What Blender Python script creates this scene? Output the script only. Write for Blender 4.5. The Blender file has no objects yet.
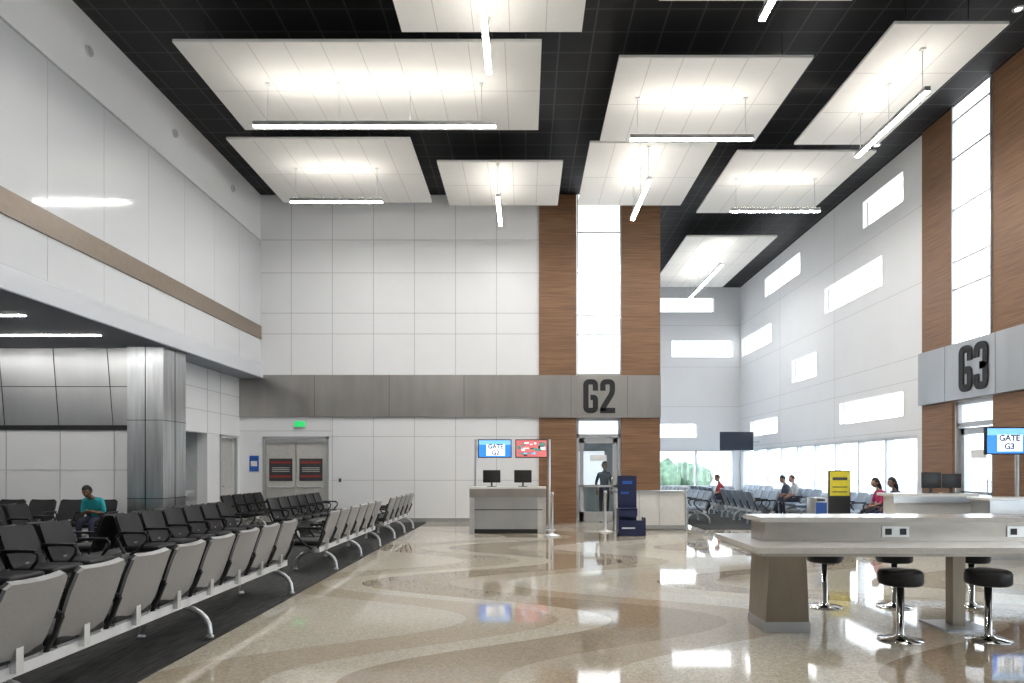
import bpy, bmesh, math, random
from mathutils import Vector, Matrix
random.seed(4)
S=bpy.context.scene
COL=S.collection
S.view_settings.view_transform='Standard'

# ------------------------------------------------------------------ materials
def newmat(name):
    m=bpy.data.materials.new(name); m.use_nodes=True
    nt=m.node_tree; b=nt.nodes['Principled BSDF']
    return m,nt,b
def pm(name,col,rough=0.5,metal=0.0,noise=0.06,nscale=8.0,spec=None,coat=0.0,stretch=(1,1,1)):
    m,nt,b=newmat(name)
    tc=nt.nodes.new('ShaderNodeTexCoord'); mp=nt.nodes.new('ShaderNodeMapping')
    mp.inputs['Scale'].default_value=stretch
    n=nt.nodes.new('ShaderNodeTexNoise'); n.inputs['Scale'].default_value=nscale; n.inputs['Detail'].default_value=3
    r=nt.nodes.new('ShaderNodeMapRange')
    r.inputs['From Min'].default_value=0.3; r.inputs['From Max'].default_value=0.7
    r.inputs['To Min'].default_value=1-noise; r.inputs['To Max'].default_value=1+noise
    mx=nt.nodes.new('ShaderNodeVectorMath'); mx.operation='SCALE'
    mx.inputs[0].default_value=col[:3]
    L=nt.links.new
    L(tc.outputs['Object'],mp.inputs['Vector']); L(mp.outputs[0],n.inputs['Vector'])
    L(n.outputs['Fac'],r.inputs['Value']); L(r.outputs[0],mx.inputs['Scale']); L(mx.outputs[0],b.inputs['Base Color'])
    b.inputs['Roughness'].default_value=rough; b.inputs['Metallic'].default_value=metal
    if spec is not None: b.inputs['Specular IOR Level'].default_value=spec
    b.inputs['Coat Weight'].default_value=coat
    return m
def em(name,col,st):
    m,nt,b=newmat(name)
    b.inputs['Base Color'].default_value=(*col,1); b.inputs['Roughness'].default_value=0.4
    b.inputs['Emission Color'].default_value=(*col,1); b.inputs['Emission Strength'].default_value=st
    return m

WALL=pm('white_wall_panel',(0.84,0.845,0.855),0.45,noise=0.012,nscale=1.5)
WALLR=pm('white_painted_wall',(0.83,0.835,0.845),0.55,noise=0.012,nscale=1.2)
JOINT=pm('panel_joint',(0.56,0.56,0.565),0.7)
GLASSWALL=pm('back_painted_glass',(0.69,0.705,0.72),0.10,noise=0.015,nscale=0.7,coat=0.5)
GJOINT=pm('glass_joint',(0.44,0.445,0.455),0.5)
BRONZE=pm('bronze_strip',(0.24,0.19,0.15),0.4,0.3)
STEEL=pm('brushed_steel_dark',(0.42,0.40,0.375),0.30,0.95,noise=0.10,nscale=2,stretch=(1.2,1.2,0.25))
STEELP=pm('steel_panel',(0.46,0.47,0.48),0.30,0.85,noise=0.10,nscale=1.5,stretch=(1,1,0.3))
STEELC=pm('steel_column',(0.55,0.57,0.59),0.3,0.88,noise=0.18,nscale=2.5,stretch=(3,3,0.3))
SOFFIT=pm('soffit_paint',(0.27,0.295,0.34),0.55,noise=.02)
RECESS=pm('recess_paint',(0.50,0.52,0.54),0.6)
FASCIA=pm('fascia_white',(0.66,0.68,0.71),0.5,noise=.01,nscale=1)
CLOUD=pm('ceiling_cloud_panel',(0.74,0.73,0.70),0.7,noise=0.01)
CLOUDJ=pm('cloud_joint',(0.46,0.45,0.43),0.7)
CLOUDE=pm('cloud_edge',(0.66,0.66,0.64),0.6)
ALU=pm('aluminium',(0.66,0.67,0.68),0.28,0.9)
CHROME=pm('chrome',(0.8,0.8,0.8),0.1,1.0,noise=0.01)
SEATG=pm('seat_shell_grey',(0.30,0.30,0.31),0.42,0.3,noise=0.05,nscale=60)
SEATB=pm('seat_black_leather',(0.012,0.012,0.014),0.45,noise=0.2,nscale=30,spec=.35)
SEATBL=pm('seat_shell_blue_grey',(0.30,0.36,0.44),0.45,0.2)
BLACK=pm('black_plastic',(0.012,0.012,0.013),0.4)
BEAM=pm('beam_white',(0.74,0.75,0.77),0.35,0.2)
WHITE=pm('white_laminate',(0.74,0.73,0.70),0.3,noise=0.02)
TABLETOP=pm('solid_surface_cream',(0.66,0.64,0.60),0.16,noise=0.05,nscale=40)
TABLEBROWN=pm('table_bronze_panel',(0.25,0.21,0.165),0.30,0.75,noise=0.1,stretch=(1,1,.2))
TABLESTEEL=pm('table_steel_panel',(0.40,0.375,0.34),0.28,0.85,noise=0.1,stretch=(.3,1,1))
NAVY=pm('navy_panel',(0.010,0.016,0.06),0.4)
DARKTXT=pm('sign_letter_dark',(0.012,0.013,0.015),0.7)
SIGNW=pm('sign_white',(0.8,0.8,0.8),0.5)
SIGNR=pm('sign_red',(0.30,0.035,0.03),0.5)
SIGNK=pm('sign_dark',(0.05,0.05,0.055),0.45)
SIGNB=pm('sign_blue',(0.02,0.10,0.42),0.45)
SIGNY=pm('sign_yellow',(0.85,0.72,0.03),0.5)
DOORP=pm('door_paint_beige',(0.52,0.51,0.48),0.45)
BASEB=pm('baseboard_steel',(0.36,0.36,0.36),0.4,0.5)
MULL=pm('mullion_white',(0.72,0.73,0.74),0.4,0.1)
FRAME=pm('window_frame_alu',(0.50,0.51,0.52),0.35,0.6)
BRIDGE=pm('jet_bridge_lining',(0.50,0.56,0.60),0.6)
TARMAC=pm('tarmac',(0.6,0.6,0.6),0.9,nscale=0.3)
LEAF=pm('tree_foliage',(0.17,0.235,0.14),0.9,noise=0.5,nscale=0.6)
WIN=em('frosted_glass_daylight_glow',(0.93,0.97,1.0),2.6)  # panes emit light themselves, standing in for daylight through frosted glass
LAMP=em('lamp_diffuser',(1.0,0.985,0.96),115.0)
LAMPUP=em('lamp_uplight',(1.0,0.945,0.87),29.0)
SLOT=em('recessed_slot_light',(1.0,0.97,0.92),28.0)
SCRB=em('screen_blue',(0.03,0.22,0.75),1.0)
SCRL=em('screen_light_blue',(0.20,0.50,0.90),0.9)
GLOWW=em('glow_white',(0.85,0.92,1.0),1.0)  # lit screens, and window panes given a glow of their own
SCRR=em('screen_red',(0.60,0.16,0.16),0.7)
SCRG=em('screen_green',(0.10,0.25,0.22),0.7)
SCRK=em('screen_dark',(0.01,0.015,0.03),0.3)
EXITG=em('exit_green',(0.03,0.55,0.15),0.8)

def glass():
    m=bpy.data.materials.new('clear_glass'); m.use_nodes=True; nt=m.node_tree; nt.nodes.clear()
    o=nt.nodes.new('ShaderNodeOutputMaterial'); t=nt.nodes.new('ShaderNodeBsdfTransparent'); g=nt.nodes.new('ShaderNodeBsdfGlossy')
    g.inputs['Roughness'].default_value=0.02; t.inputs['Color'].default_value=(0.95,0.97,0.97,1)
    mx=nt.nodes.new('ShaderNodeMixShader'); mx.inputs[0].default_value=0.05
    nt.links.new(t.outputs[0],mx.inputs[1]); nt.links.new(g.outputs[0],mx.inputs[2]); nt.links.new(mx.outputs[0],o.inputs[0])
    return m
GLASS=glass()

def wood():
    m,nt,b=newmat('wood_cladding')
    tc=nt.nodes.new('ShaderNodeTexCoord'); mp=nt.nodes.new('ShaderNodeMapping'); mp.inputs['Scale'].default_value=(1.2,1.2,45)
    n=nt.nodes.new('ShaderNodeTexNoise'); n.inputs['Scale'].default_value=1.0; n.inputs['Detail'].default_value=5
    r=nt.nodes.new('ShaderNodeValToRGB'); e=r.color_ramp.elements
    e[0].position=0.25; e[0].color=(0.12,0.058,0.028,1); e[1].position=0.75; e[1].color=(0.29,0.155,0.078,1)
    L=nt.links.new; L(tc.outputs['Object'],mp.inputs[0]); L(mp.outputs[0],n.inputs['Vector']); L(n.outputs['Fac'],r.inputs[0]); L(r.outputs[0],b.inputs['Base Color'])
    b.inputs['Roughness'].default_value=0.5
    return m
WOOD=wood()

def grid_mat(name,base,line,size,lw,rough):
    m,nt,b=newmat(name); L=nt.links.new
    tc=nt.nodes.new('ShaderNodeTexCoord'); sp=nt.nodes.new('ShaderNodeSeparateXYZ'); L(tc.outputs['Object'],sp.inputs[0])
    outs=[]
    for ax in (0,1):
        d=nt.nodes.new('ShaderNodeMath'); d.operation='DIVIDE'; d.inputs[1].default_value=size; L(sp.outputs[ax],d.inputs[0])
        f=nt.nodes.new('ShaderNodeMath'); f.operation='FRACT'; L(d.outputs[0],f.inputs[0])
        l=nt.nodes.new('ShaderNodeMath'); l.operation='LESS_THAN'; l.inputs[1].default_value=lw; L(f.outputs[0],l.inputs[0]); outs.append(l)
    mx=nt.nodes.new('ShaderNodeMath'); mx.operation='MAXIMUM'; L(outs[0].outputs[0],mx.inputs[0]); L(outs[1].outputs[0],mx.inputs[1])
    c=nt.nodes.new('ShaderNodeMix'); c.data_type='RGBA'; L(mx.outputs[0],c.inputs['Factor'])
    c.inputs['A'].default_value=(*base,1); c.inputs['B'].default_value=(*line,1); L(c.outputs['Result'],b.inputs['Base Color'])
    b.inputs['Roughness'].default_value=rough
    return m
CEIL=grid_mat('black_ceiling_tile',(0.006,0.006,0.007),(0.05,0.05,0.053),0.61,0.05,0.7)

def terrazzo():
    m,nt,b=newmat('terrazzo_floor'); L=nt.links.new; N=nt.nodes.new
    tc=N('ShaderNodeTexCoord'); sp=N('ShaderNodeSeparateXYZ'); L(tc.outputs['Object'],sp.inputs[0])
    def M(op,a,bb=None,c=None):
        n=N('ShaderNodeMath'); n.operation=op
        for i,v in enumerate((a,bb,c)):
            if v is None: continue
            if isinstance(v,(int,float)): n.inputs[i].default_value=v
            else: L(v,n.inputs[i])
        return n.outputs[0]
    x,y=sp.outputs[0],sp.outputs[1]
    s1=M('SINE',M('MULTIPLY_ADD',y,2*math.pi/4.2,0.375))
    s2=M('SINE',M('MULTIPLY_ADD',y,2*math.pi/9.1,1.0))
    u=M('ADD',M('MULTIPLY_ADD',s1,1.25,x),M('MULTIPLY',s2,0.45))
    t=M('DIVIDE',M('ADD',u,5.0),20.0)
    r=N('ShaderNodeValToRGB'); r.color_ramp.interpolation='CONSTANT'; L(t,r.inputs[0])
    cream=(0.575,0.52,0.42,1); tan=(0.35,0.28,0.195,1); beige=(0.46,0.39,0.295,1); lt=(0.62,0.57,0.475,1)
    seq=[(-5,cream),(-2.1,beige),(-1.1,cream),(-0.6,tan),(0.55,beige),(1.4,lt),(2.6,cream),(3.4,tan),(4.2,beige),(4.9,cream),(6.6,tan),(7.3,beige),(8.2,cream)]
    e=r.color_ramp.elements
    e[0].position=0; e[0].color=seq[0][1]; e[1].position=(seq[1][0]+5)/20; e[1].color=seq[1][1]
    for p,c in seq[2:]:
        q=e.new((p+5)/20); q.color=c
    v=N('ShaderNodeTexVoronoi'); v.inputs['Scale'].default_value=55; L(tc.outputs['Object'],v.inputs['Vector'])
    bw=N('ShaderNodeRGBToBW'); L(v.outputs['Color'],bw.inputs[0])
    mr=N('ShaderNodeMapRange'); mr.inputs['To Min'].default_value=0.74; mr.inputs['To Max'].default_value=1.22; L(bw.outputs[0],mr.inputs['Value'])
    sc=N('ShaderNodeVectorMath'); sc.operation='SCALE'; L(r.outputs[0],sc.inputs[0]); L(mr.outputs[0],sc.inputs['Scale'])
    L(sc.outputs[0],b.inputs['Base Color'])
    b.inputs['Roughness'].default_value=0.045; b.inputs['IOR'].default_value=1.7; b.inputs['Specular IOR Level'].default_value=0.6
    return m
TERR=terrazzo()
def carpetmat():
    m,nt,b=newmat('charcoal_carpet'); L=nt.links.new; N=nt.nodes.new
    tc=N('ShaderNodeTexCoord'); mp=N('ShaderNodeMapping'); mp.inputs['Scale'].default_value=(14,1.6,1); L(tc.outputs['Object'],mp.inputs[0])
    n=N('ShaderNodeTexNoise'); n.inputs['Scale'].default_value=2.2; n.inputs['Detail'].default_value=6; L(mp.outputs[0],n.inputs['Vector'])
    r=N('ShaderNodeValToRGB'); e=r.color_ramp.elements; e[0].position=.35; e[0].color=(0.010,0.011,0.012,1); e[1].position=.75; e[1].color=(0.06,0.058,0.055,1)
    L(n.outputs['Fac'],r.inputs[0]); L(r.outputs[0],b.inputs['Base Color']); b.inputs['Roughness'].default_value=0.95
    return m
CARPET=carpetmat()

# ------------------------------------------------------------------ mesh builder
class MB:
    def __init__(s): s.v=[];s.f=[];s.m=[];s.s=[];s.mats=[]
    def mi(s,mat):
        if mat not in s.mats: s.mats.append(mat)
        return s.mats.index(mat)
    def add(s,vs,fs,mat,smooth=False):
        o=len(s.v); s.v+= [tuple(v) for v in vs]; k=s.mi(mat)
        for f in fs: s.f.append(tuple(i+o for i in f)); s.m.append(k); s.s.append(smooth)
        return s
    def box(s,x0,x1,y0,y1,z0,z1,mat):
        vs=[(x,y,z) for z in (z0,z1) for y in (y0,y1) for x in (x0,x1)]
        return s.add(vs,[(0,2,3,1),(4,5,7,6),(0,1,5,4),(2,6,7,3),(0,4,6,2),(1,3,7,5)],mat)
    def rbox(s,x0,x1,y0,y1,z0,z1,r,mat,seg=2):
        bm=bmesh.new(); bmesh.ops.create_cube(bm,size=1)
        for v in bm.verts:
            v.co=Vector(((x0+x1)/2+v.co.x*(x1-x0),(y0+y1)/2+v.co.y*(y1-y0),(z0+z1)/2+v.co.z*(z1-z0)))
        bmesh.ops.bevel(bm,geom=bm.edges[:]+bm.verts[:],offset=r,segments=seg,profile=0.5,affect='EDGES')
        bm.verts.index_update()
        s.add([v.co[:] for v in bm.verts],[[v.index for v in f.verts] for f in bm.faces],mat,True); bm.free(); return s
    def tube(s,pts,rad,mat,n=10,caps=True):
        pts=[Vector(p) for p in pts]
        if not isinstance(rad,(list,tuple)): rad=[rad]*len(pts)
        vs=[];prev=None
        for i,p in enumerate(pts):
            d=(pts[min(i+1,len(pts)-1)]-pts[max(i-1,0)]).normalized()
            if prev is None:
                a=Vector((0,0,1)) if abs(d.z)<0.9 else Vector((1,0,0))
                u=d.cross(a).normalized()
            else: u=(prev-d*prev.dot(d)).normalized()
            w=d.cross(u); prev=u
            for k in range(n):
                t=2*math.pi*k/n; vs.append(p+(u*math.cos(t)+w*math.sin(t))*rad[i])
        fs=[]
        for i in range(len(pts)-1):
            for k in range(n):
                a=i*n+k;b=i*n+(k+1)%n; fs.append((a,b,b+n,a+n))
        s.add(vs,fs,mat,True)
        if caps:
            s.add([vs[k] for k in range(n)],[tuple(range(n))[::-1]],mat)
            o=(len(pts)-1)*n; s.add([vs[o+k] for k in range(n)],[tuple(range(n))],mat)
        return s
    def lathe(s,prof,cx,cy,mat,n=28):
        vs=[];fs=[]
        for (r,z) in prof:
            for k in range(n):
                t=2*math.pi*k/n; vs.append((cx+r*math.cos(t),cy+r*math.sin(t),z))
        for i in range(len(prof)-1):
            for k in range(n):
                a=i*n+k;b=i*n+(k+1)%n; fs.append((a,b,b+n,a+n))
        return s.add(vs,fs,mat,True)
    def prism(s,poly,x0,x1,mat,axis='x'):
        n=len(poly)
        if axis=='x': vs=[(x0,a,b) for a,b in poly]+[(x1,a,b) for a,b in poly]
        elif axis=='y': vs=[(a,x0,b) for a,b in poly]+[(a,x1,b) for a,b in poly]
        else: vs=[(a,b,x0) for a,b in poly]+[(a,b,x1) for a,b in poly]
        fs=[tuple(range(n))[::-1],tuple(range(n,2*n))]+[(i,(i+1)%n,n+(i+1)%n,n+i) for i in range(n)]
        return s.add(vs,fs,mat)
    def slab(s,prof,hw,th,cx):
        P=[Vector((0,a,b)) for a,b in prof]; vf=[];vr=[]
        for i,p in enumerate(P):
            d=(P[min(i+1,len(P)-1)]-P[max(i-1,0)]).normalized(); nrm=Vector((0,d.z,-d.y))
            for sx in (-1,-0.5,0,0.5,1):
                bow=0.02*(sx*sx)
                q=p+nrm*bow; q.x=cx+sx*hw[i]
                vf.append(q+nrm*th/2); vr.append(q-nrm*th/2)
        n=len(P); F=[]
        for i in range(n-1):
            for k in range(4):
                a=i*5+k; F.append((a,a+1,a+6,a+5))
        return vf,vr,F
    def mesh(s,name):
        me=bpy.data.meshes.new(name); me.from_pydata(s.v,[],s.f)
        for m in s.mats: me.materials.append(m)
        me.polygons.foreach_set('material_index',s.m); me.polygons.foreach_set('use_smooth',s.s)
        me.update(); return me
    def obj(s,name,loc=(0,0,0),rz=0.0,parent=None):
        o=bpy.data.objects.new(name,s.mesh(name)); COL.objects.link(o); o.location=loc; o.rotation_euler=(0,0,rz)
        if parent: o.parent=parent
        bm=bmesh.new(); bm.from_mesh(o.data); bmesh.ops.recalc_face_normals(bm,faces=bm.faces[:]); bm.to_mesh(o.data); bm.free()
        return o
def inst(me,name,loc,rz=0.0):
    o=bpy.data.objects.new(name,me); COL.objects.link(o); o.location=loc; o.rotation_euler=(0,0,rz); return o
def text(body,size,loc,rot,mat,parent,name,ext=0.01,off=0.0,xs=1.0):
    c=bpy.data.curves.new(name,'FONT'); c.body=body; c.size=size; c.extrude=ext; c.offset=off
    c.align_x='CENTER'; c.align_y='CENTER'; c.materials.append(mat)
    o=bpy.data.objects.new(name,c); COL.objects.link(o); o.scale=(xs,1,1); o.rotation_euler=rot; o.location=loc
    if parent: o.parent=parent
    return o
FACE_S=(math.pi/2,0,0)          # reads from -Y side
def ribbon(b,pts,w,x0,depth,mat):
    P=[Vector(p) for p in pts]; Q=[P[0]]
    for i in range(1,len(P)-1):
        a,c,d=P[i-1],P[i],P[i+1]; r=min(.10,(a-c).length*.49,(d-c).length*.49)
        s0=c+(a-c).normalized()*r; s1=c+(d-c).normalized()*r
        for k in range(6):
            t=k/5; Q.append(s0*(1-t)**2+c*2*t*(1-t)+s1*t*t)
    Q.append(P[-1]); L=[];R=[]
    for i,q in enumerate(Q):
        d=(Q[min(i+1,len(Q)-1)]-Q[max(i-1,0)]).normalized(); n=Vector((-d.y,d.x)); L.append(q+n*w/2); R.append(q-n*w/2)
    for i in range(len(Q)-1):
        b.prism([(x0+p.x,p.y) for p in (L[i],L[i+1],R[i+1],R[i])],0,depth,mat,'y')
GL={'G':[[(.35,.64),(.35,.89),(.08,.89),(.08,.08),(.35,.08),(.35,.45),(.21,.45)]],
    '2':[[(.08,.64),(.08,.89),(.35,.89),(.35,.58),(.085,.15),(.085,.05)],[(.005,.078),(.43,.078)]],
    '3':[[(.08,.66),(.08,.89),(.35,.89),(.35,.49),(.18,.49)],[(.18,.49),(.35,.49),(.35,.08),(.08,.08),(.08,.32)]]}
def gate_letters(s,loc,rz,parent,scale=1.0):
    b=MB(); tot=.43*len(s)+.05*(len(s)-1); x=-tot/2
    for ch in s:
        for st in GL[ch]:
            ribbon(b,st,.15,x,.02,DARKTXT)
        x+=.48
    o=b.obj('gate_number_letters',loc,rz,parent); o.scale=(scale,1,scale); return o

H=9.35; YE=19.5; XL=-7.55; XR=9.3; YB=29.5; XC=3.85; YN=-6.0

# ------------------------------------------------------------------ floor / ceiling
MB().box(-16.2,XR+.3,YN-.3,YB+.3,-0.3,0,TERR).obj('floor')
MB().box(-15.9,-2.8,YN+.1,14.3,0.0,0.012,CARPET).box(-7.55,-2.8,14.3,YE-.1,0.0,0.012,CARPET).obj('carpet_left_seating_area')
MB().box(4.5,XR-.03,17.2,YB-.03,0.0,0.012,CARPET).box(7.9,XR-.1,15.3,17.2,0.0,0.012,CARPET).obj('carpet_far_seating_area')
MB().box(XL-.2,XR+.3,YN-.3,YB+.3,H,H+.3,CEIL).obj('ceiling')
for (x,y) in ((8.38,11.6),(8.5,16.5),(8.5,8.0)):
    b=MB(); b.lathe([(.05,H-.012),(.09,H-.012),(.095,H-.001)],x,y,SIGNW,20); b.lathe([(0,H-.006),(.05,H-.006)],x,y,SLOT,20); b.obj('recessed_downlight')

# ------------------------------------------------------------------ left wall + soffit
b=MB()
b.box(XL-.25,XL,YN,YE,8.06,H,WALL)
b.box(XL-.25,XL,YN,YE,5.6,8.0,GLASSWALL)
b.box(XL-.25,XL-.03,YN,YE,8.0,8.06,GJOINT)
b.box(XL-.25,XL+.03,YN,YE,5.22,5.6,BRONZE)
b.box(XL-.25,XL,YN,YE,4.5,5.22,GLASSWALL)
b.box(XL-.25,XL+.10,YN,YE,4.12,4.46,FASCIA)
b.box(XL-.25,XL+.02,YN,YE,4.46,4.5,GJOINT)
y=YE-1.45
while y>YN:
    b.box(XL-.01,XL+.002,y-.006,y+.006,5.6,8.0,GJOINT); b.box(XL-.01,XL+.002,y-.006,y+.006,4.5,5.22,GJOINT)
    y-=1.45
b.obj('wall_left_upper')
b=MB()
y=17.6
while y>1:
    b.tube([(XL+.001,y,8.75),(XL+.05,y,8.75)],0.085,ALU,18); b.tube([(XL+.05,y,8.75),(XL+.056,y,8.75)],0.06,RECESS,18)
    y-=2.9
b.obj('air_nozzles')
b=MB(); b.box(-16.2,XL+.10,YN,YE,4.1,4.12,SOFFIT); b.box(-16.2,XL-.25,YN,YE,4.12,4.4,SOFFIT); b.obj('ceiling_soffit')
for (x0,x1,yy) in [(-14,-8.15,13.1),(-14.0,-8.35,11.4),(-14,-9.4,8.9),(-14,-9.4,5.5),(-14,-9.4,2.0)]:
    MB().box(x0,x1,yy-.03,yy+.03,4.085,4.099,SLOT).obj('recessed_slot_light')
b=MB(); b.box(-16.2,-8.3,14.55,14.8,0,4.1,WALL)
b.box(-16.2,-8.3,14.50,14.55,2.46,4.1,STEELP); b.box(-16.2,-8.3,14.515,14.55,2.36,2.46,BLACK)
for i in range(7):
    x=-8.75-i*1.15
    b.prism([(x,2.46),(x+.012,2.46),(x-.12,4.1),(x-.132,4.1)],14.492,14.5,BLACK,'y')
    b.box(x-.008,x+.008,14.54,14.552,0,2.36,JOINT)
b.box(-16.2,-8.3,14.492,14.5,3.27,3.285,BLACK); b.box(-16.2,-8.3,14.54,14.552,1.5,1.515,JOINT)
b.box(-16.2,-8.3,14.52,14.55,0,.12,BASEB)
b.obj('wall_left_steel_clad')
MB().box(-16.4,-16.2,YN,14.8,0,4.1,WALL).obj('wall_left_far')
b=MB(); b.box(-8.36,-7.6,14.35,15.3,0.0,4.1,STEELC)
for z in (0.9,2.55,):
    b.box(-8.365,-7.595,14.345,15.305,z,z+.012,BLACK)
b.box(-7.985,-7.97,14.343,14.35,0.012,4.1,BLACK); b.box(-7.6,-7.594,14.82,14.835,0.012,4.1,BLACK)
b.obj('steel_column')
b=MB()
b.box(-8.4,-8.14,15.3,16.3,0,4.1,WALL); b.box(-8.4,-8.14,16.3,17.5,2.45,4.1,WALL); b.box(-8.4,-8.14,17.5,18.25,0,4.1,WALL)
b.box(-8.4,-8.14,18.25,19.2,2.4,4.1,WALL); b.box(-8.4,-8.14,19.2,19.5,0,4.1,WALL)
b.box(-8.9,-8.85,16.0,17.8,0,2.6,RECESS); b.box(-8.85,-8.14,16.2,16.3,0,2.45,RECESS); b.box(-8.85,-8.4,17.5,17.6,0,2.45,RECESS); b.box(-8.85,-8.4,16.3,17.5,2.45,2.5,RECESS)
for yy in (16.3,17.5,18.25): b.box(-8.142,-8.134,yy-.008,yy+.008,2.45,4.1,JOINT)
for z in (3.0,3.55,2.44): b.box(-8.142,-8.134,15.3,19.5,z,z+.014,JOINT)
b.obj('wall_left_side')
b=MB(); b.box(-8.3,-8.22,18.27,19.18,0.01,2.38,DOORP); b.box(-8.16,-8.10,18.2,18.27,0.0,2.45,FRAME); b.box(-8.16,-8.10,19.18,19.25,0.0,2.45,FRAME); b.box(-8.16,-8.10,18.2,19.25,2.38,2.45,FRAME)
b.tube([(-8.2,18.36,1.05),(-8.15,18.36,1.05),(-8.15,18.5,1.05)],.012,CHROME,8); b.obj('door_1')
b=MB(); b.rbox(-8.6,-8.2,16.55,17.0,.75,1.0,.04,ALU); b.box(-8.845,-8.8,16.5,17.05,.6,1.6,ALU); b.box(-8.84,-8.6,16.7,16.85,.6,.8,ALU); b.tube([(-8.5,16.75,1.0),(-8.5,16.75,1.06),(-8.42,16.75,1.07)],.012,CHROME,8)
b.obj('drinking_fountain')

# ------------------------------------------------------------------ end wall G2
b=MB()
b.box(-8.4,XC,YE,YE+.3,4.2,H,WALL)
b.box(-8.4,-7.48,YE,YE+.3,0,4.2,WALL); b.box(-7.48,-5.6,YE,YE+.3,2.45,4.2,WALL); b.box(-5.6,1.46,YE,YE+.3,0,4.2,WALL)
b.box(1.46,2.74,YE,YE+.3,2.99,4.2,WALL); b.box(2.74,XC,YE,YE+.3,0,4.2,WALL)
b.box(-7.6,-5.5,YE+.12,YE+.3,0,2.45,WALL)
xs=[-7.55+.88+1.172*i for i in range(7)]
for x in xs:
    if x<0.3: b.box(x-.009,x+.009,YE-.004,YE+.01,4.2,H,JOINT)
for z in (8.06,7.12,5.97,5.38): b.box(-7.55,0.4,YE-.004,YE+.01,z-.009,z+.009,JOINT)
for x in xs[1:]:
    if x>-5.5 and x<0.3: b.box(x-.009,x+.009,YE-.004,YE+.01,0,3.0,JOINT)
for z in (2.45,1.2): b.box(-5.55,0.4,YE-.004,YE+.01,z-.008,z+.008,JOINT)
b.box(-8.14,-5.5,YE-.004,YE+.01,2.6,2.616,JOINT)
b.box(-8.14,-7.55,YE-.02,YE,0,.12,BASEB); b.box(-5.5,.4,YE-.02,YE,0,.12,BASEB)
b.obj('wall_end')
b=MB(); b.box(-8.13,.4,YE-.07,YE,3.0,4.2,STEEL)
for i in range(1,4): b.box(-8.13+2.13*i,-8.13+2.13*i+.01,YE-.073,YE-.07,3.0,4.2,BLACK)
b.obj('trim_steel_band')
b=MB(); b.box(.4,XC,YE-.14,YE-.005,2.98,4.18,STEEL)
b.box(1.3,1.308,YE-.143,YE-.14,2.98,4.18,BLACK); b.box(2.9,2.908,YE-.143,YE-.14,2.98,4.18,BLACK)
sg=b.obj('gate_sign_panel')
gate_letters('G2',(2.1,YE-.162,3.10),0,sg)
b=MB()
for (x0,x1) in ((.4,1.46),(2.74,XC)):
    b.box(x0,x1,YE-.06,YE-.005,4.18,H-.01,WOOD); b.box(x0,x1,YE-.06,YE-.005,0.0,2.98,WOOD)
b.obj('wood_cladding_end')
b=MB(); b.box(1.47,2.73,YE-.03,YE-.005,4.2,H-.01,WIN)
for z in (9.08,8.25,7.1,5.9,5.35): b.box(1.47,2.73,YE-.07,YE-.03,z-.02,z+.02,FRAME)
for x in (1.47,2.69): b.box(x,x+.04,YE-.09,YE-.03,4.2,H-.01,FRAME)
b.box(1.47,2.73,YE-.09,YE-.03,4.185,4.24,FRAME)
b.obj('window_1')
def gate_door():
    b=MB()
    w0,w1=-.63,.63
    b.box(w0,w0+.07,-.08,.08,0,2.975,FRAME); b.box(w1-.07,w1,-.08,.08,0,2.975,FRAME); b.box(w0,w1,-.08,.08,2.42,2.52,FRAME); b.box(w0,w1,-.08,.08,2.9,2.975,FRAME)
    b.box(w0+.07,w1-.07,.0,.02,2.52,2.9,GLOWW)  # transom pane emits by itself in place of light coming through
    d0,d1=w0+.09,w1-.09
    b.box(d0,d0+.12,-.04,.03,.02,2.4,FRAME); b.box(d1-.12,d1,-.04,.03,.02,2.4,FRAME); b.box(d0,d1,-.04,.03,.02,.3,FRAME); b.box(d0,d1,-.04,.03,2.26,2.4,FRAME); b.box(d0,d1,-.04,.03,1.0,1.06,FRAME)
    b.box(d0+.12,d1-.12,-.005,.005,.3,1.0,GLASS); b.box(d0+.12,d1-.12,-.005,.005,1.06,2.26,GLASS)
    b.box(d0+.3,d1-.3,-.018,-.006,1.75,1.93,SIGNW)
    b.tube([(d1-.16,-.04,1.0),(d1-.16,-.09,1.0),(d1-.16,-.09,1.35),(d1-.16,-.04,1.35)],.013,CHROME,8)
    return b
gate_door().obj('door_2',(2.1,YE+.10,0))
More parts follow.
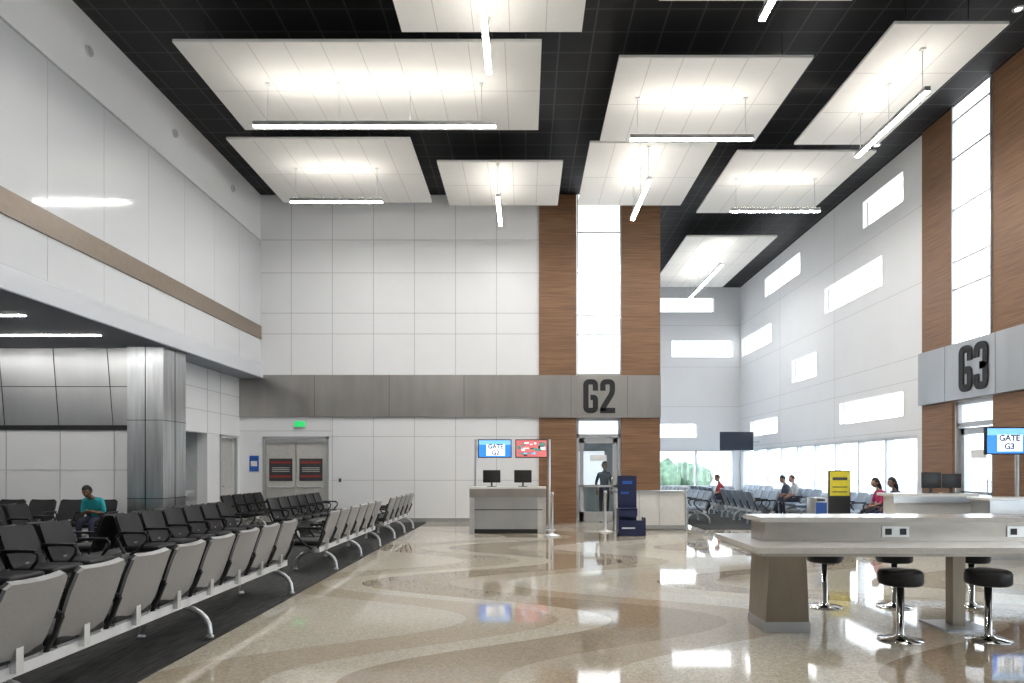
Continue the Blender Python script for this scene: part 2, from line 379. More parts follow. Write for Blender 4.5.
# jet bridge vestibule behind the G2 door
b=MB(); b.box(.9,1.0,YE+.3,23.5,0,2.9,BRIDGE); b.box(3.1,3.2,YE+.3,23.5,0,2.9,BRIDGE); b.box(.9,3.2,YE+.3,23.5,2.9,3.0,BRIDGE); b.box(.9,3.2,23.5,23.6,0,3.0,BRIDGE)
b.box(1.5,2.6,21.0,21.1,2.88,2.899,SLOT); b.box(1.3,2.8,23.45,23.5,.9,2.2,GJOINT); b.box(1.38,2.72,23.44,23.45,.98,2.12,GLOWW)  # slot lamp added to light the vestibule; end pane glows by itself
b.obj('wall_jet_bridge')
b=MB()
b.box(-7.48,-7.40,YE-.04,YE+.1,0.0,2.45,FRAME); b.box(-5.68,-5.6,YE-.04,YE+.1,0.0,2.45,FRAME); b.box(-7.48,-5.6,YE-.04,YE+.1,2.37,2.45,FRAME)
for x0,x1 in ((-7.39,-6.55),(-6.53,-5.69)):
    b.box(x0,x1,YE,YE+.06,.02,2.36,DOORP)
    xm=(x0+x1)/2
    b.box(xm-.33,xm+.33,YE-.01,YE,1.18,1.82,SIGNK); b.box(xm-.29,xm+.29,YE-.014,YE-.01,1.68,1.74,SIGNR); b.box(xm-.29,xm+.29,YE-.014,YE-.01,1.28,1.34,SIGNR)
    for k in range(3): b.box(xm-.25,xm+.25,YE-.014,YE-.01,1.445+.05*k,1.465+.05*k,DOORP)
    b.tube([(x0+.08,YE,1.0),(x0+.08,YE-.07,1.0),(x1-.08,YE-.07,1.0),(x1-.08,YE,1.0)],.02,ALU,8)
b.box(-7.38,-5.7,YE-.06,YE,2.28,2.36,FRAME)
b.obj('door_3')
b=MB(); b.box(-6.55,-6.25,YE-.12,YE-.09,2.72,2.88,EXITG); b.box(-6.56,-6.24,YE-.09,YE-.005,2.71,2.89,SIGNW)
b.obj('exit_sign'); 
b=MB(); b.box(-7.86,-7.6,YE-.02,YE-.005,1.45,1.9,SIGNB); b.box(-7.82,-7.64,YE-.024,YE-.02,1.6,1.75,SIGNW); b.obj('wall_notice_sign')
MB().box(-5.35,-5.2,YE-.03,YE-.005,1.1,1.3,SIGNW).box(-5.31,-5.24,YE-.04,YE-.03,1.15,1.25,SIGNK).obj('card_reader')

# ------------------------------------------------------------------ far walls
def wall_cells(us,ur,zr,holes,mk):
    U=sorted(set([ur[0],ur[1]]+[h[0] for h in holes]+[h[1] for h in holes])); Z=sorted(set([zr[0],zr[1]]+[h[2] for h in holes]+[h[3] for h in holes]))
    for i in range(len(U)-1):
        run=None
        for j in range(len(Z)-1):
            um=(U[i]+U[i+1])/2; zm=(Z[j]+Z[j+1])/2
            if any(h[0]<um<h[1] and h[2]<zm<h[3] for h in holes):
                if run is not None: mk(U[i],U[i+1],run,Z[j]); run=None
            else:
                if run is None: run=Z[j]
        if run is not None: mk(U[i],U[i+1],run,Z[-1])
back_small=[(5.5,8.16,8.29,8.89),(6.35,8.98,6.35,7.05),(4.8,7.43,2.87,3.45)]
back_strip=(4.2,9.0,.72,2.33)
b=MB(); wall_cells(0,(XC,XR+.3),(0,H),back_small+[back_strip],lambda u0,u1,z0,z1:b.box(u0,u1,YB,YB+.3,z0,z1,WALLR))
for z in (7.7,5.9,4.2): b.box(XC,XR,YB-.003,YB+.01,z,z+.014,JOINT)
b.box(XC,XR,YB-.02,YB,0,.12,BASEB)
b.obj('wall_back')
right_small=[(16.8,18.8,8.12,8.86),(23.1,26.5,8.15,8.86),(17.8,21.2,6.32,7.1),(25.8,29.3,6.32,7.05),(21.8,23.8,4.5,5.27),(16.8,20.2,2.83,3.45),(25.2,28.2,2.85,3.45)]
strip=(16.2,29.2,.72,2.33)
gd=(13.5,14.76,0,2.98)
nearstrip=(-5,11.4,.72,2.33)  # out-of-view window strip, added to bring in daylight
b=MB(); wall_cells(0,(YN,YB+.3),(0,H),right_small+[strip,gd,nearstrip],lambda u0,u1,z0,z1:b.box(XR,XR+.3,u0,u1,z0,z1,WALLR))
for z in (7.7,5.9,4.2,3.65,2.45): b.box(XR-.003,XR+.01,15.9,YB,z,z+.012,JOINT)
for yy in (20.5,24.9): b.box(XR-.003,XR+.01,yy,yy+.012,2.4,H,JOINT)
b.box(XR-.02,XR,15.9,YB,0,.12,BASEB)
b.obj('wall_right')
wn=[2]
def frosted(b,ax,h):
    u0,u1,z0,z1=h
    if ax=='y':
        b.box(XR+.17,XR+.19,u0,u1,z0,z1,WIN)
        for a in (u0,u1-.03): b.box(XR+.13,XR+.18,a,a+.03,z0,z1,FRAME)
        n=max(1,int((u1-u0)/1.2))
        for k in range(1,n): 
            a=u0+(u1-u0)*k/n; b.box(XR+.15,XR+.17,a-.008,a+.008,z0,z1,MULL)
    else:
        b.box(u0,u1,YB+.17,YB+.19,z0,z1,WIN)
        for a in (u0,u1-.03): b.box(a,a+.03,YB+.13,YB+.18,z0,z1,FRAME)
for h in right_small:
    b=MB(); frosted(b,'y',h); b.obj('window_%d'%wn[0]); wn[0]+=1
for h in back_small:
    b=MB(); frosted(b,'x',h); b.obj('window_%d'%wn[0]); wn[0]+=1
def stripwin(u0,u1,z0,z1,ax,step):
    b=MB(); n=round((u1-u0)/step)
    def bx(a0,a1,d0,d1,c0,c1,m):
        if ax=='y': b.box(XR+d0,XR+d1,a0,a1,c0,c1,m)
        else: b.box(a0,a1,YB+d0,YB+d1,c0,c1,m)
    bx(u0,u1,.12,.13,z0,z1,GLASS)
    for k in range(n+1):
        a=u0+(u1-u0)*k/n; bx(a-.04,a+.04,.02,.2,z0,z1,MULL)
    bx(u0,u1,.02,.2,z0,z0+.07,MULL); bx(u0,u1,.02,.2,z1-.07,z1,MULL); bx(u0,u1,-.08,.05,z0-.05,z0,MULL)
    b.obj('window_%d'%wn[0]); wn[0]+=1
stripwin(strip[0],strip[1],strip[2],strip[3],'y',1.44)
stripwin(back_strip[0],back_strip[1],back_strip[2],back_strip[3],'x',1.6)
stripwin(nearstrip[0],nearstrip[1],nearstrip[2],nearstrip[3],'y',1.4)
b=MB()
for (y0,y1) in ((14.77,15.9),(12.3,13.49)):
    b.box(XR-.06,XR-.005,y0,y1,4.21,H-.01,WOOD); b.box(XR-.06,XR-.005,y0,y1,0,2.99,WOOD)
b.obj('wood_cladding_right')
b=MB(); b.box(XR-.14,XR-.005,12.3,15.92,3.0,4.2,STEELP)
for yy in (13.3,14.9): b.box(XR-.143,XR-.14,yy,yy+.008,3.0,4.2,BLACK)
sg=b.obj('gate_sign_panel')
gate_letters('G3',(XR-.162,13.95,3.13),-math.pi/2,sg)
b=MB(); b.box(XR-.03,XR-.005,13.5,14.76,4.21,H-.01,WIN)
for z in (9.0,8.2,7.1,5.97,5.38): b.box(XR-.07,XR-.03,13.5,14.76,z-.02,z+.02,FRAME)
for yy in (13.5,14.72): b.box(XR-.09,XR-.03,yy,yy+.04,4.21,H-.01,FRAME)
b.obj('window_%d'%wn[0]); wn[0]+=1
gate_door().obj('door_4',(XR+.10,14.13,0),-math.pi/2)
MB().box(-16.4,XR+.3,YN-.3,YN,0,H,WALL).obj('wall_front')
MB().box(XC-.2,XC-.001,YE+.3,YB,0,H,WALL).obj('wall_concourse_side')

# ------------------------------------------------------------------ ceiling clouds
ZC=8.70
def cloud(x0,x1,y0,y1):
    b=MB(); b.box(x0,x1,y0,y1,ZC,ZC+.02,CLOUD); b.box(x0,x1,y0,y1,ZC+.02,ZC+.05,CLOUDE)
    nx=max(1,round((x1-x0)/.61)); ny=max(1,round((y1-y0)/1.5))
    for k in range(1,nx):
        x=x0+(x1-x0)*k/nx; b.box(x-.006,x+.006,y0+.02,y1-.02,ZC-.002,ZC,CLOUDJ)
    for k in range(1,ny):
        y=y0+(y1-y0)*k/ny; b.box(x0+.02,x1-.02,y-.006,y+.006,ZC-.002,ZC,CLOUDJ)
    for x in (x0+.4,x1-.4):
        for y in (y0+.4,y1-.4): b.tube([(x,y,ZC+.05),(x,y,H)],.008,BLACK,6)
    b.obj('ceiling_cloud_panel')
for c in [(-5.92,.28,11.46,14.45),(-6.5,-2.5,14.85,18.4),(-2.06,.89,15.96,18.6),(-2.02,.93,7.9,11.2),(1.64,5.03,11.9,14.95),(1.43,4.23,15.02,18.6),(5.95,7.8,11.0,15.1),(4.8,7.95,15.45,19.15),(5.0,7.8,21.1,27.0),(2.05,5.0,7.4,10.45),(-6.3,-2.8,6.0,10.0),(5.8,8.3,5,9),(-6,-1,0.5,4.5),(1,6,0.5,4.5)]:
    cloud(*c)
ZL=7.9
def pendant(x0,y0,x1,y1):
    b=MB(); w=.05
    if abs(x1-x0)>abs(y1-y0): X0,X1,Y0,Y1=x0,x1,y0-w,y0+w
    else: X0,X1,Y0,Y1=x0-w,x0+w,y0,y1
    b.box(X0,X1,Y0,Y1,ZL,ZL+.08,ALU)
    b.box(X0+.01,X1-.01,Y0+.01,Y1-.01,ZL-.012,ZL,LAMP); b.box(X0+.01,X1-.01,Y0+.01,Y1-.01,ZL+.08,ZL+.084,LAMPUP)
    L=max(X1-X0,Y1-Y0); n=max(2,int(L/1.2)+1)
    for k in range(n):
        t=.06+.88*k/(n-1)
        p=(X0+(X1-X0)*t,(Y0+Y1)/2) if X1-X0>Y1-Y0 else ((X0+X1)/2,Y0+(Y1-Y0)*t)
        b.tube([(p[0],p[1],ZL+.08),(p[0],p[1],ZC)],.007,FRAME,6); b.box(p[0]-.04,p[0]+.04,p[1]-.04,p[1]+.04,ZC-.025,ZC,CLOUDE)
    b.obj('linear_pendant_light')
for p in [(-5.05,12.7,-.54,12.7),(-.58,8.6,-.58,11.0),(2.03,13.2,4.4,13.2),(2.75,15.06,2.75,17.5),(6.78,11.5,6.78,13.95),(5.09,16.9,7.3,16.9),(-5.6,16.3,-3.4,16.3),(-.64,16.0,-.64,17.9),(6.17,21.4,6.17,25.8),(3.36,7.7,3.36,9.7),
          (-5.5,8.0,-3.4,8.0),(7,5.5,7,8.5),(-5,2.5,-2,2.5),(2,2.5,5,2.5)]:  # pendants out of view, added for more light from the near end
    pendant(*p)

# ------------------------------------------------------------------ tandem seating
def seat_row(n,shell,front=SEATB,pitch=.62):
    b=MB(); W=n*pitch; x0=-W/2
    b.box(x0,x0+W,-.01,.05,.30,.37,BEAM); b.box(x0,x0+W,.05,.10,.31,.36,ALU)
    for i in range(n):
        cx=x0+pitch*(i+.5); hw=.255
        b.rbox(cx-hw,cx+hw,-.02,.46,.385,.465,.03,front); b.box(cx-hw+.03,cx+hw-.03,.0,.42,.37,.39,shell)
        prof=[(.0,.42),(-.035,.50),(-.075,.62),(-.115,.74),(-.16,.86),(-.172,.885)]; w=[.235,.25,.262,.265,.255,.22]
        vf,vr,F=b.slab(prof,w,.045,cx)
        mid=[(a+c)/2 for a,c in zip(vf,vr)]
        b.add(vf,F,front,True); b.add(vr,[f[::-1] for f in F],shell,True)
        m=len(prof)
        for side in (0,4):
            idx=[r*5+side for r in range(m)]
            b.add([vf[k] for k in idx]+[mid[k] for k in idx],[(r,r+1,m+r+1,m+r) for r in range(m-1)],front)
            b.add([mid[k] for k in idx]+[vr[k] for k in idx],[(r,r+1,m+r+1,m+r) for r in range(m-1)],shell)
        for r in (0,m-1):
            idx=[r*5+k for k in range(5)]
            b.add([vf[k] for k in idx]+[vr[k] for k in idx],[(k,k+1,5+k+1,5+k) for k in range(4)],shell)
        b.box(cx-.03,cx+.03,-.05,.0,.33,.5,ALU)
    for i in range(n+1):
        ax=x0+pitch*i
        b.tube([(ax,-.09,.60),(ax,-.02,.645),(ax,.12,.655),(ax,.28,.65),(ax,.34,.62),(ax,.33,.55),(ax,.22,.42),(ax,.10,.35)],.017,BLACK,8)
        b.rbox(ax-.028,ax+.028,-.05,.32,.645,.672,.01,BLACK)
        b.tube([(ax,-.09,.60),(ax,-.04,.48),(ax,.02,.36)],.017,BLACK,8)
    legs=[x0+pitch*.5]+([x0+pitch*(n/2)] if n>3 else [])+[x0+W-pitch*.5]
    for lx in legs:
        pts=[]
        for t in range(13):
            a=math.pi*t/12; pts.append((lx,.14-.31*math.cos(a),.035+.25*math.sin(a)**.8 if 0<t<12 else .035))
        b.tube(pts,.026,ALU,8)
        for yy in (-.17,.45): b.lathe([(0,0),(.035,0),(.035,.015),(.02,.03),(0,.03)],lx,yy,ALU,12)
        b.box(lx-.03,lx+.03,.02,.1,.27,.34,ALU)
    bm_o=b.obj('tandem_seating_row'); me=bm_o.data; bpy.data.objects.remove(bm_o); return me
R8=seat_row(8,SEATG); R6=seat_row(6,SEATG); R5=seat_row(5,SEATG)
K8=seat_row(8,BLACK); K6=seat_row(6,BLACK); K4=seat_row(4,BLACK)
B5=seat_row(5,SEATBL,SEATBL); 
L90=math.pi/2; zf=.012
def place(me,x,y,rz): return inst(me,'tandem_seating_row',(x,y,zf),rz)
place(R8,-3.03,6.2,L90); place(R6,-3.03,11.9,L90); place(R5,-3.03,16.2,L90)
place(R5,-3.03,2.0,L90)
place(K8,-5.5,6.0,-L90); place(K6,-5.5,11.2,-L90); place(K6,-5.3,16.2,-L90)
place(K8,-5.95,6.0,L90); place(K6,-5.95,11.2,L90)
place(K8,-8.9,6.8,-L90); place(K4,-8.9,11.2,-L90)
place(K8,-9.35,6.8,L90); place(K4,-9.35,11.2,L90)
place(K6,-10.1,13.75,math.pi)
place(K4,-6.9,17.0,-L90)
place(B5,4.95,20.2,L90); place(B5,4.95,24.2,L90)
place(B5,6.35,20.2,-L90); place(B5,6.8,20.2,L90); place(B5,6.35,24.2,-L90); place(B5,6.8,24.2,L90)
place(B5,8.6,17.0,L90); place(B5,8.6,21.6,L90); place(B5,8.6,25.6,L90)

# ------------------------------------------------------------------ gate counters
def monitor(b,cx,cy,z,w=.42,h=.30):
    b.rbox(cx-w/2,cx+w/2,cy-.02,cy+.02,z+.10,z+.10+h,.01,BLACK); b.box(cx-.02,cx+.02,cy,cy+.03,z+.001,z+.15,BLACK); b.box(cx-.11,cx+.11,cy-.07,cy+.09,z+.001,z+.012,BLACK)
b=MB()
b.box(-1.31,.50,16.1,16.75,1.06,1.10,WHITE); b.box(-1.31,.50,16.09,16.13,.86,1.06,STEEL)
b.box(-1.20,.30,16.2,16.7,.0,.86,STEELP); b.box(-1.31,-1.20,16.12,16.75,.0,1.06,ALU); b.box(-1.2,.30,16.195,16.2,.0,.10,BLACK)
b.box(.42,.50,16.12,16.75,0,1.06,ALU); b.box(-1.2,.42,16.19,16.2,.55,.57,BLACK)
b.box(.3,.42,16.2,16.7,0,.86,WHITE)
b.obj('gate_counter')
b=MB(); monitor(b,-.80,16.4,1.10); b.obj('desk_monitor')
b=MB(); monitor(b,-.05,16.4,1.10); b.obj('desk_monitor')
def flight_display(name,x0,x1,y,z0,z1,kind,post_x):
    b=MB(); b.rbox(x0,x1,y,y+.07,z0,z1,.01,BLACK)
    w=x1-x0;h=z1-z0
    b.box(x0+.025,x1-.025,y-.004,y,z0+.025,z1-.025,SCRB if kind!='ad' else SCRR)
    if kind!='ad':
        b.box(x0+.025,x1-.025,y-.006,y-.003,z0+h*.70,z1-.025,SCRL)
        b.box(x0+w*.25,x0+w*.80,y-.008,y-.004,z0+h*.12,z0+h*.72,GLOWW)
    else:
        for k in range(26):
            ax=x0+.04+random.random()*(w-.22); az=z0+.04+random.random()*(h-.15)
            b.box(ax,ax+random.uniform(.05,.16),y-.006-.0002*k,y-.003,az,az+random.uniform(.02,.09),random.choice([SCRG,GLOWW,SCRK,SCRL,SCRK,SCRR]))
    b.tube([(post_x,y+.12,.0),(post_x,y+.12,z1)],.035,ALU,14); b.lathe([(0,0),(.16,0),(.16,.015),(.04,.03)],post_x,y+.12,ALU,20)
    b.box(min(post_x,(x0+x1)/2),max(post_x,(x0+x1)/2),y+.09,y+.14,(z0+z1)/2-.03,(z0+z1)/2+.03,ALU); b.box((x0+x1)/2-.1,(x0+x1)/2+.1,y+.06,y+.12,(z0+z1)/2-.1,(z0+z1)/2+.1,BLACK)
    return b.obj(name)
d=flight_display('gate_information_display',-1.16,-.33,16.85,1.80,2.26,'g',-1.22)
text('GATE\nG2',.15,(-.725,16.838,2.0),FACE_S,NAVY,d,'screen_text',0.001,0.004,1)
d=flight_display('advertising_display',-.24,.56,16.85,1.80,2.26,'ad',.60)
b=MB(); b.box(2.3,4.0,17.1,17.6,.02,.93,WHITE); b.box(2.25,4.05,17.05,17.65,.93,.98,STEELP); b.box(2.3,4.0,17.09,17.1,.02,.12,BASEB)
b.box(3.35,3.37,17.085,17.1,.12,.93,JOINT); b.box(2.85,2.87,17.085,17.1,.12,.93,JOINT); b.tube([(4.03,17.1,0),(4.03,17.1,1.02)],.03,ALU,10); b.tube([(2.27,17.1,0),(2.27,17.1,1.02)],.03,ALU,10)
b.obj('boarding_counter')
b=MB()
b.box(2.15,2.58,15.8,15.86,0.0,1.37,NAVY); b.box(2.12,2.74,15.5,15.8,0,.06,NAVY); b.box(2.12,2.15,15.5,15.86,0,.62,NAVY); b.box(2.71,2.74,15.5,15.86,0,.42,NAVY); b.box(2.15,2.71,15.5,15.52,0.06,.36,NAVY)
b.box(2.15,2.55,15.5,15.8,.60,.63,NAVY); b.box(2.15,2.55,15.5,15.52,.45,.62,NAVY); b.box(2.25,2.48,15.79,15.8,1.18,1.25,SIGNB); b.box(2.2,2.5,15.495,15.5,.17,.20,SIGNW); b.box(2.22,2.40,15.79,15.8,.95,1.0,SIGNB)
b.obj('baggage_sizer')
def stanchion(x,y):
    b=MB(); b.lathe([(0,0),(.17,0),(.17,.02),(.05,.05),(.028,.07),(.028,.92),(.04,.93),(.04,1.0),(0,1.0)],x,y,ALU,20); b.obj('queue_stanchion')
stanchion(.62,15.6); stanchion(1.95,16.6)

b=MB(); b.box(6.85,8.45,12.7,13.3,1.02,1.07,WHITE); b.box(6.95,8.4,12.8,13.25,0,1.02,WHITE); b.box(6.95,8.4,12.79,12.8,.0,.1,BASEB); b.box(6.85,8.45,12.69,12.73,.9,1.02,STEELP)
b.obj('gate_counter')
b=MB(); monitor(b,7.7,12.95,1.07,.36,.3); b.obj('desk_monitor')
b=MB(); monitor(b,8.12,13.0,1.07,.36,.27); b.obj('desk_monitor')
b=MB(); b.box(7.9,8.9,11.6,12.1,0,1.0,STEELP); b.box(7.85,8.95,11.55,12.15,1.0,1.04,WHITE); b.box(7.9,8.9,11.59,11.6,0,.1,BASEB); b.obj('boarding_counter')
d=flight_display('gate_information_display',8.30,9.12,12.3,1.79,2.29,'g',8.95)
text('GATE\nG3',.15,(8.72,12.288,2.01),FACE_S,NAVY,d,'screen_text',0.001,0.004,1)
b=MB(); b.box(6.23,6.67,14.0,14.05,.55,1.50,BLACK); b.box(6.25,6.65,13.99,14.0,.98,1.48,SIGNY); b.box(6.3,6.6,13.985,13.99,1.30,1.36,SIGNK); b.box(6.3,6.6,13.985,13.99,1.05,1.07,SIGNK); b.box(6.3,6.6,13.985,13.99,1.15,1.17,SIGNK)
b.box(6.2,6.7,13.8,14.2,0,.55,BLACK); b.obj('poster_stand')
b=MB(); b.rbox(5.85,6.15,13.85,14.2,0,.95,.02,STEELP); b.box(5.9,6.12,13.845,13.85,.6,.85,SIGNB); b.box(5.92,6.08,13.84,13.86,.88,.92,BLACK)
b.obj('recycling_bin')
b=MB(); b.rbox(7.70,9.02,26.96,27.02,2.25,2.98,.015,BLACK); b.box(7.72,9.0,26.955,26.96,2.27,2.96,SCRK); b.box(8.3,8.4,27.02,27.1,2.5,2.7,ALU); b.box(8.3,XR-.001,27.08,27.13,2.57,2.63,ALU)
b.obj('wall_television')

# ------------------------------------------------------------------ high-top table + stools
b=MB()
b.box(2.04,6.6,5.98,7.35,.80,.85,TABLETOP); b.box(2.1,6.5,6.05,7.28,.765,.80,TABLESTEEL)
b.box(2.3,6.4,6.55,6.95,.85,1.035,TABLESTEEL); b.box(2.24,6.45,6.48,7.02,1.035,1.08,TABLETOP)
for x in (3.55,4.75,5.7):
    b.box(x-.13,x+.13,6.54,6.55,.89,.99,ALU)
    for k in (-.07,.07): b.box(x+k-.03,x+k+.03,6.535,6.54,.91,.97,BLACK)
for cx in (2.47,6.1):
    vs=[]
    for z,w,dd in ((0,.21,.24),(.765,.17,.26)):
        vs+=[(cx-w,6.67-dd,z),(cx+w,6.67-dd,z),(cx+w,6.67+dd,z),(cx-w,6.67+dd,z)]
    b.add(vs,[(0,3,2,1),(4,5,6,7),(0,1,5,4),(1,2,6,5),(2,3,7,6),(3,0,4,7)],TABLEBROWN)
    b.box(cx-.215,cx+.215,6.425,6.915,0,.10,STEELP)
b.box(4.15,4.27,6.62,6.74,.02,.765,TABLEBROWN); b.box(3.98,4.44,6.45,6.90,0,.02,STEELP)
b.obj('high_top_charging_table')
b=MB()
b.lathe([(0,0),(.19,0),(.19,.012),(.06,.03),(.032,.06),(.032,.50),(0,.50)],0,0,CHROME,32)
b.lathe([(.0,.50),(.16,.50),(.178,.51),(.186,.53),(.186,.60),(.178,.625),(.155,.635),(0,.637)],0,0,SEATB,32)
so=b.obj('bar_stool',(3.38,6.15,0)); 
for (x,y) in [(4.17,6.15),(3.34,7.62),(4.12,7.62),(4.98,7.62),(5.0,6.15)]: inst(so.data,'bar_stool',(x,y,0))

# ------------------------------------------------------------------ people
def person(loc,rz,lean,shirt,pants,skin,hair,headdown=0.2,longhair=False,stand=False):
    SH=pm('shirt_cloth',shirt,.8); PA=pm('trouser_cloth',pants,.85); SK=pm('skin',skin,.5); HA=pm('hair',hair,.7); SHO=pm('shoe',(0.03,0.03,0.03),.5)
    root=bpy.data.objects.new('standing_passenger' if stand else 'seated_passenger',None); COL.objects.link(root); root.location=loc; root.rotation_euler=(0,0,rz)
    up0=.38 if stand else 0.0
    piv=Vector((0,.0,.56)); R=Matrix.Rotation(-lean,3,'X'); UP=Vector((0,0,up0))
    def U(p): return piv+R@(Vector(p)-piv)+UP
    J={'pel':(Vector((0,0,.56))+UP,.125),'wa':(U((0,-.01,.72)),.115),'ch':(U((0,-.02,.90)),.135),'nk':(U((0,-.01,1.05)),.055),'hd':(U((0,.01,1.14)),.05)}
    bones=[('pel','wa','s'),('wa','ch','s'),('ch','nk','s'),('nk','hd','k')]
    for s,sg in (('l',-1),('r',1)):
        J['sh'+s]=(U((sg*.165,-.02,.985)),.062)
        if stand:
            J['el'+s]=(Vector((sg*.24,-.04,1.10)),.045); J['wr'+s]=(Vector((sg*.23,.08,.88)),.028)
            J['hp'+s]=(Vector((sg*.09,0,.88)),.09); J['kn'+s]=(Vector((sg*.10,.02,.49)),.060); J['ca'+s]=(Vector((sg*.10,-.01,.33)),.052); J['an'+s]=(Vector((sg*.10,-.03,.09)),.036); J['to'+s]=(Vector((sg*.12,.13,.035)),.032)
        else:
            J['el'+s]=(U((sg*.215,.10,.76)),.045)
            J['wr'+s]=(Vector((sg*.08,max(.30,J['el'+s][0].y+.10),.66+.04*(lean>0.3))),.028)
            J['hp'+s]=(Vector((sg*.095,.06,.555)),.095); J['kn'+s]=(Vector((sg*.12,.46,.53)),.062); J['ca'+s]=(Vector((sg*.12,.47,.32)),.052); J['an'+s]=(Vector((sg*.12,.44,.09)),.036)
            J['to'+s]=(Vector((sg*.13,.60,.045)),.032)
        bones+=[('ch','sh'+s,'s'),('sh'+s,'el'+s,'s'),('el'+s,'wr'+s,'k'),('pel','hp'+s,'p'),('hp'+s,'kn'+s,'p'),('kn'+s,'ca'+s,'p'),('ca'+s,'an'+s,'p'),('an'+s,'to'+s,'f')]
    keys=list(J); me=bpy.data.meshes.new('body_base'); me.from_pydata([J[k][0][:] for k in keys],[(keys.index(a),keys.index(c)) for a,c,_ in bones],[])
    o=bpy.data.objects.new('body_base',me); COL.objects.link(o)
    sm=o.modifiers.new('skin','SKIN'); ss=o.modifiers.new('sub','SUBSURF'); ss.levels=2; ss.render_levels=2
    sv=me.skin_vertices[0].data
    for i,k in enumerate(keys):
        r=J[k][1]; sv[i].radius=(r,r); sv[i].use_root=(k=='pel')
    dg=bpy.context.evaluated_depsgraph_get(); dg.update()
    nm=bpy.data.meshes.new_from_object(o.evaluated_get(dg)); bpy.data.objects.remove(o)
    nm.materials.clear()
    mats={'s':SH,'p':PA,'k':SK,'f':SHO}; order=['s','p','k','f']
    for k in order: nm.materials.append(mats[k])
    for p in nm.polygons:
        c=p.center; best=None
        for a,e,t in bones:
            A=J[a][0];B=J[e][0];d=B-A; tt=max(0,min(1,(c-A).dot(d)/d.length_squared)); q=(c-(A+d*tt)).length-(J[a][1]*(1-tt)+J[e][1]*tt)
            if best is None or q<best[0]: best=(q,t)
        p.material_index=order.index(best[1]); p.use_smooth=True
    bo=bpy.data.objects.new('body',nm); COL.objects.link(bo); bo.parent=root
    b=MB(); hc=J['hd'][0]+ (R@Vector((0,.02,.10))); hr=Matrix.Rotation(-lean*.5-headdown,3,'X')
    def blob(c,r,mat,n=20,m=14,fn=None,R2=None):
        vs=[];fs=[]
        for i in range(m+1):
            ph=math.pi*i/m
            for k in range(n):
                t=2*math.pi*k/n; v=Vector((math.sin(ph)*math.sin(t),math.sin(ph)*math.cos(t),math.cos(ph)))
                q=Vector((v.x*r[0],v.y*r[1],v.z*r[2]))
                if fn: q=fn(v,q)
                q=q+Vector(c)
                vs.append(hc+hr@q)
        for i in range(m):
            for k in range(n):
                a=i*n+k;bb=i*n+(k+1)%n; fs.append((a,bb,bb+n,a+n))
        b.add(vs,fs,mat,True)
    def face(v,q):
        if v.z<-.2: q.x*=1-.35*(-v.z-.2); 
        if v.z<-.5 and v.y>0: q.y+=.008
        if v.y>.75 and .05<v.z<.3: q.y-=.008
        return q
    blob((0,0,0),(.076,.095,.115),SK,24,18,face)
    blob((0,.098,-.012),(.012,.018,.022),SK,8,8); blob((0,.088,.012),(.008,.012,.025),SK,8,8)
    for sg in (-1,1):
        blob((sg*.03,.085,.008),(.012,.008,.008),SIGNW,8,6); blob((sg*.03,.092,.008),(.005,.003,.005),BLACK,8,6)
        blob((sg*.078,-.005,-.005),(.010,.02,.032),SK,8,8); blob((sg*.03,.09,.027),(.018,.004,.004),HA,8,6)
    blob((0,.088,-.052),(.024,.006,.007),pm('lips',(skin[0]*.8,skin[1]*.5,skin[2]*.5),.5),10,6)
    def hf(v,q):
        if v.y>.35 and v.z<.55: q=q*.80
        if v.z<-.35 and not longhair: q=q*.8
        return q
    blob((0,-.012,.018),(.085,.100,.118),HA,24,18,hf)
    if longhair: blob((0,-.06,-.09),(.08,.05,.14),HA,16,12)
    for sg,s in ((-1,'l'),(1,'r')):
        w=J['wr'+s][0]; e=J['el'+s][0]; d=(w-e).normalized(); side=Vector((-sg,0,0)); side=(side-d*side.dot(d)).normalized(); up=side.cross(d)*sg
        if up.z<0: up=-up
        b.tube([w-d*.02,w+d*.02,w+d*.06,w+d*.085],[.024,.034,.038,.026],SK,10)
        for k,(off,ln) in enumerate(((-.028,.055),(-.010,.068),(.009,.072),(.027,.065))):
            p=w+d*.08-side*off; b.tube([p,p+d*ln*.45,p+d*ln*.8-up*.012,p+d*ln-up*.032],[.0095,.009,.008,.006],SK,8)
        p=w+d*.03+side*.032; b.tube([p,p+side*.022+d*.02,p+side*.028+d*.05],[.012,.010,.008],SK,8)
    if not stand:
        w=(J['wrl'][0]+J['wrr'][0])/2+Vector((0,.10,.02)); b.rbox(w.x-.07,w.x+.07,w.y-.02,w.y+.05,w.z-.005,w.z+.006,.003,BLACK)
    b.obj('head_and_hands',parent=root)
    return root
sz=zf-.03
person((-8.55,13.74,sz),math.pi,.6,(0.02,0.38,0.42),(0.02,0.025,0.05),(0.20,0.10,0.06),(0.01,0.01,0.01),.3)
person((8.6,16.38,sz),L90,.25,(0.45,0.03,0.12),(0.03,0.03,0.05),(0.35,0.19,0.12),(0.015,0.01,0.01),.2,True)
person((8.6,15.76,sz),L90,.15,(0.05,0.05,0.06),(0.03,0.04,0.10),(0.22,0.12,0.08),(0.012,0.01,0.01),.2,True)
person((8.6,21.6,sz),L90,.2,(0.50,0.50,0.50),(0.03,0.03,0.05),(0.4,0.23,0.16),(0.03,0.015,0.01),.2)
person((8.6,22.22,sz),L90,.3,(0.06,0.07,0.10),(0.03,0.03,0.05),(0.3,0.17,0.11),(0.012,0.01,0.01),.3)
person((6.8,23.58,sz),L90,.2,(0.4,0.05,0.05),(0.05,0.05,0.08),(0.4,0.23,0.16),(0.03,0.015,0.01),.3)
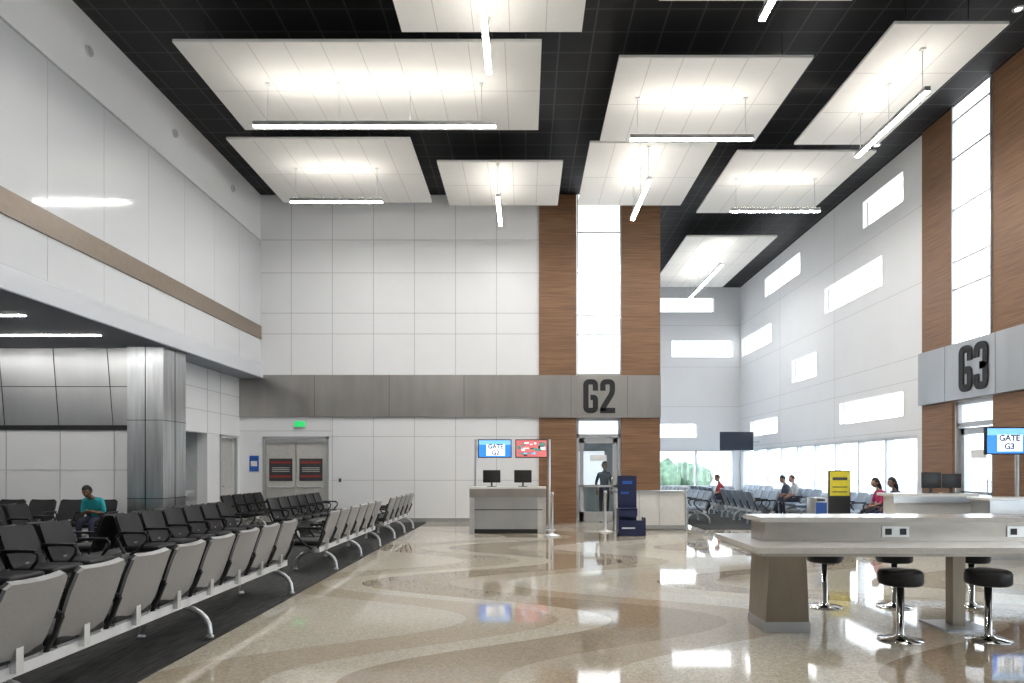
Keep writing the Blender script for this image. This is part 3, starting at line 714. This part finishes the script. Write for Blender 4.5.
person((2.42,20.9,0),math.pi,.03,(0.10,0.13,0.18),(0.03,0.035,0.06),(0.3,0.17,0.11),(0.012,0.01,0.01),.1,stand=True)

# ------------------------------------------------------------------ outside
MB().box(XR+2,300,-150,300,-4.2,-4.0,TARMAC).box(-200,XR+2,YB+1,300,-4.2,-4.0,TARMAC).obj('ground_tarmac')
b=MB()
def tree(cx,cy,r,h):
    n=8;m=6;vs=[];fs=[]
    for i in range(m+1):
        ph=math.pi*i/m
        for k in range(n):
            t=2*math.pi*k/n; q=1+random.uniform(-.2,.2); vs.append((cx+r*q*math.sin(ph)*math.cos(t),cy+r*q*math.sin(ph)*math.sin(t),h/2-4+h/2*q*math.cos(ph)))
    for i in range(m):
        for k in range(n):
            a=i*n+k;c=i*n+(k+1)%n; fs.append((a,c,c+n,a+n))
    b.add(vs,fs,LEAF,True)
for i in range(33): tree(-34+i*2.2+random.uniform(-1,1),150+random.uniform(-6,6),random.uniform(2.5,4),random.uniform(5.0,7.4))
b.obj('tree_line')

# ------------------------------------------------------------------ world
w=bpy.data.worlds.new('sky'); S.world=w; w.use_nodes=True; nt=w.node_tree; bg=nt.nodes['Background']
tc=nt.nodes.new('ShaderNodeTexCoord'); sp=nt.nodes.new('ShaderNodeSeparateXYZ'); cr=nt.nodes.new('ShaderNodeValToRGB')
cr.color_ramp.elements[0].color=(1,1,1,1); cr.color_ramp.elements[1].color=(0.55,0.75,1,1); cr.color_ramp.elements[1].position=.6
nt.links.new(tc.outputs['Generated'],sp.inputs[0]); nt.links.new(sp.outputs[2],cr.inputs[0]); nt.links.new(cr.outputs[0],bg.inputs['Color']); bg.inputs['Strength'].default_value=5.0

# ------------------------------------------------------------------ camera
cd=bpy.data.cameras.new('camera'); cam=bpy.data.objects.new('camera',cd); COL.objects.link(cam)
cam.location=(0,0,1.55); cam.rotation_euler=(math.pi/2,0,0)
cd.sensor_width=36; cd.lens=24.01; cd.shift_x=-13/1024; cd.shift_y=126.5/1024; cd.clip_end=600
S.camera=cam
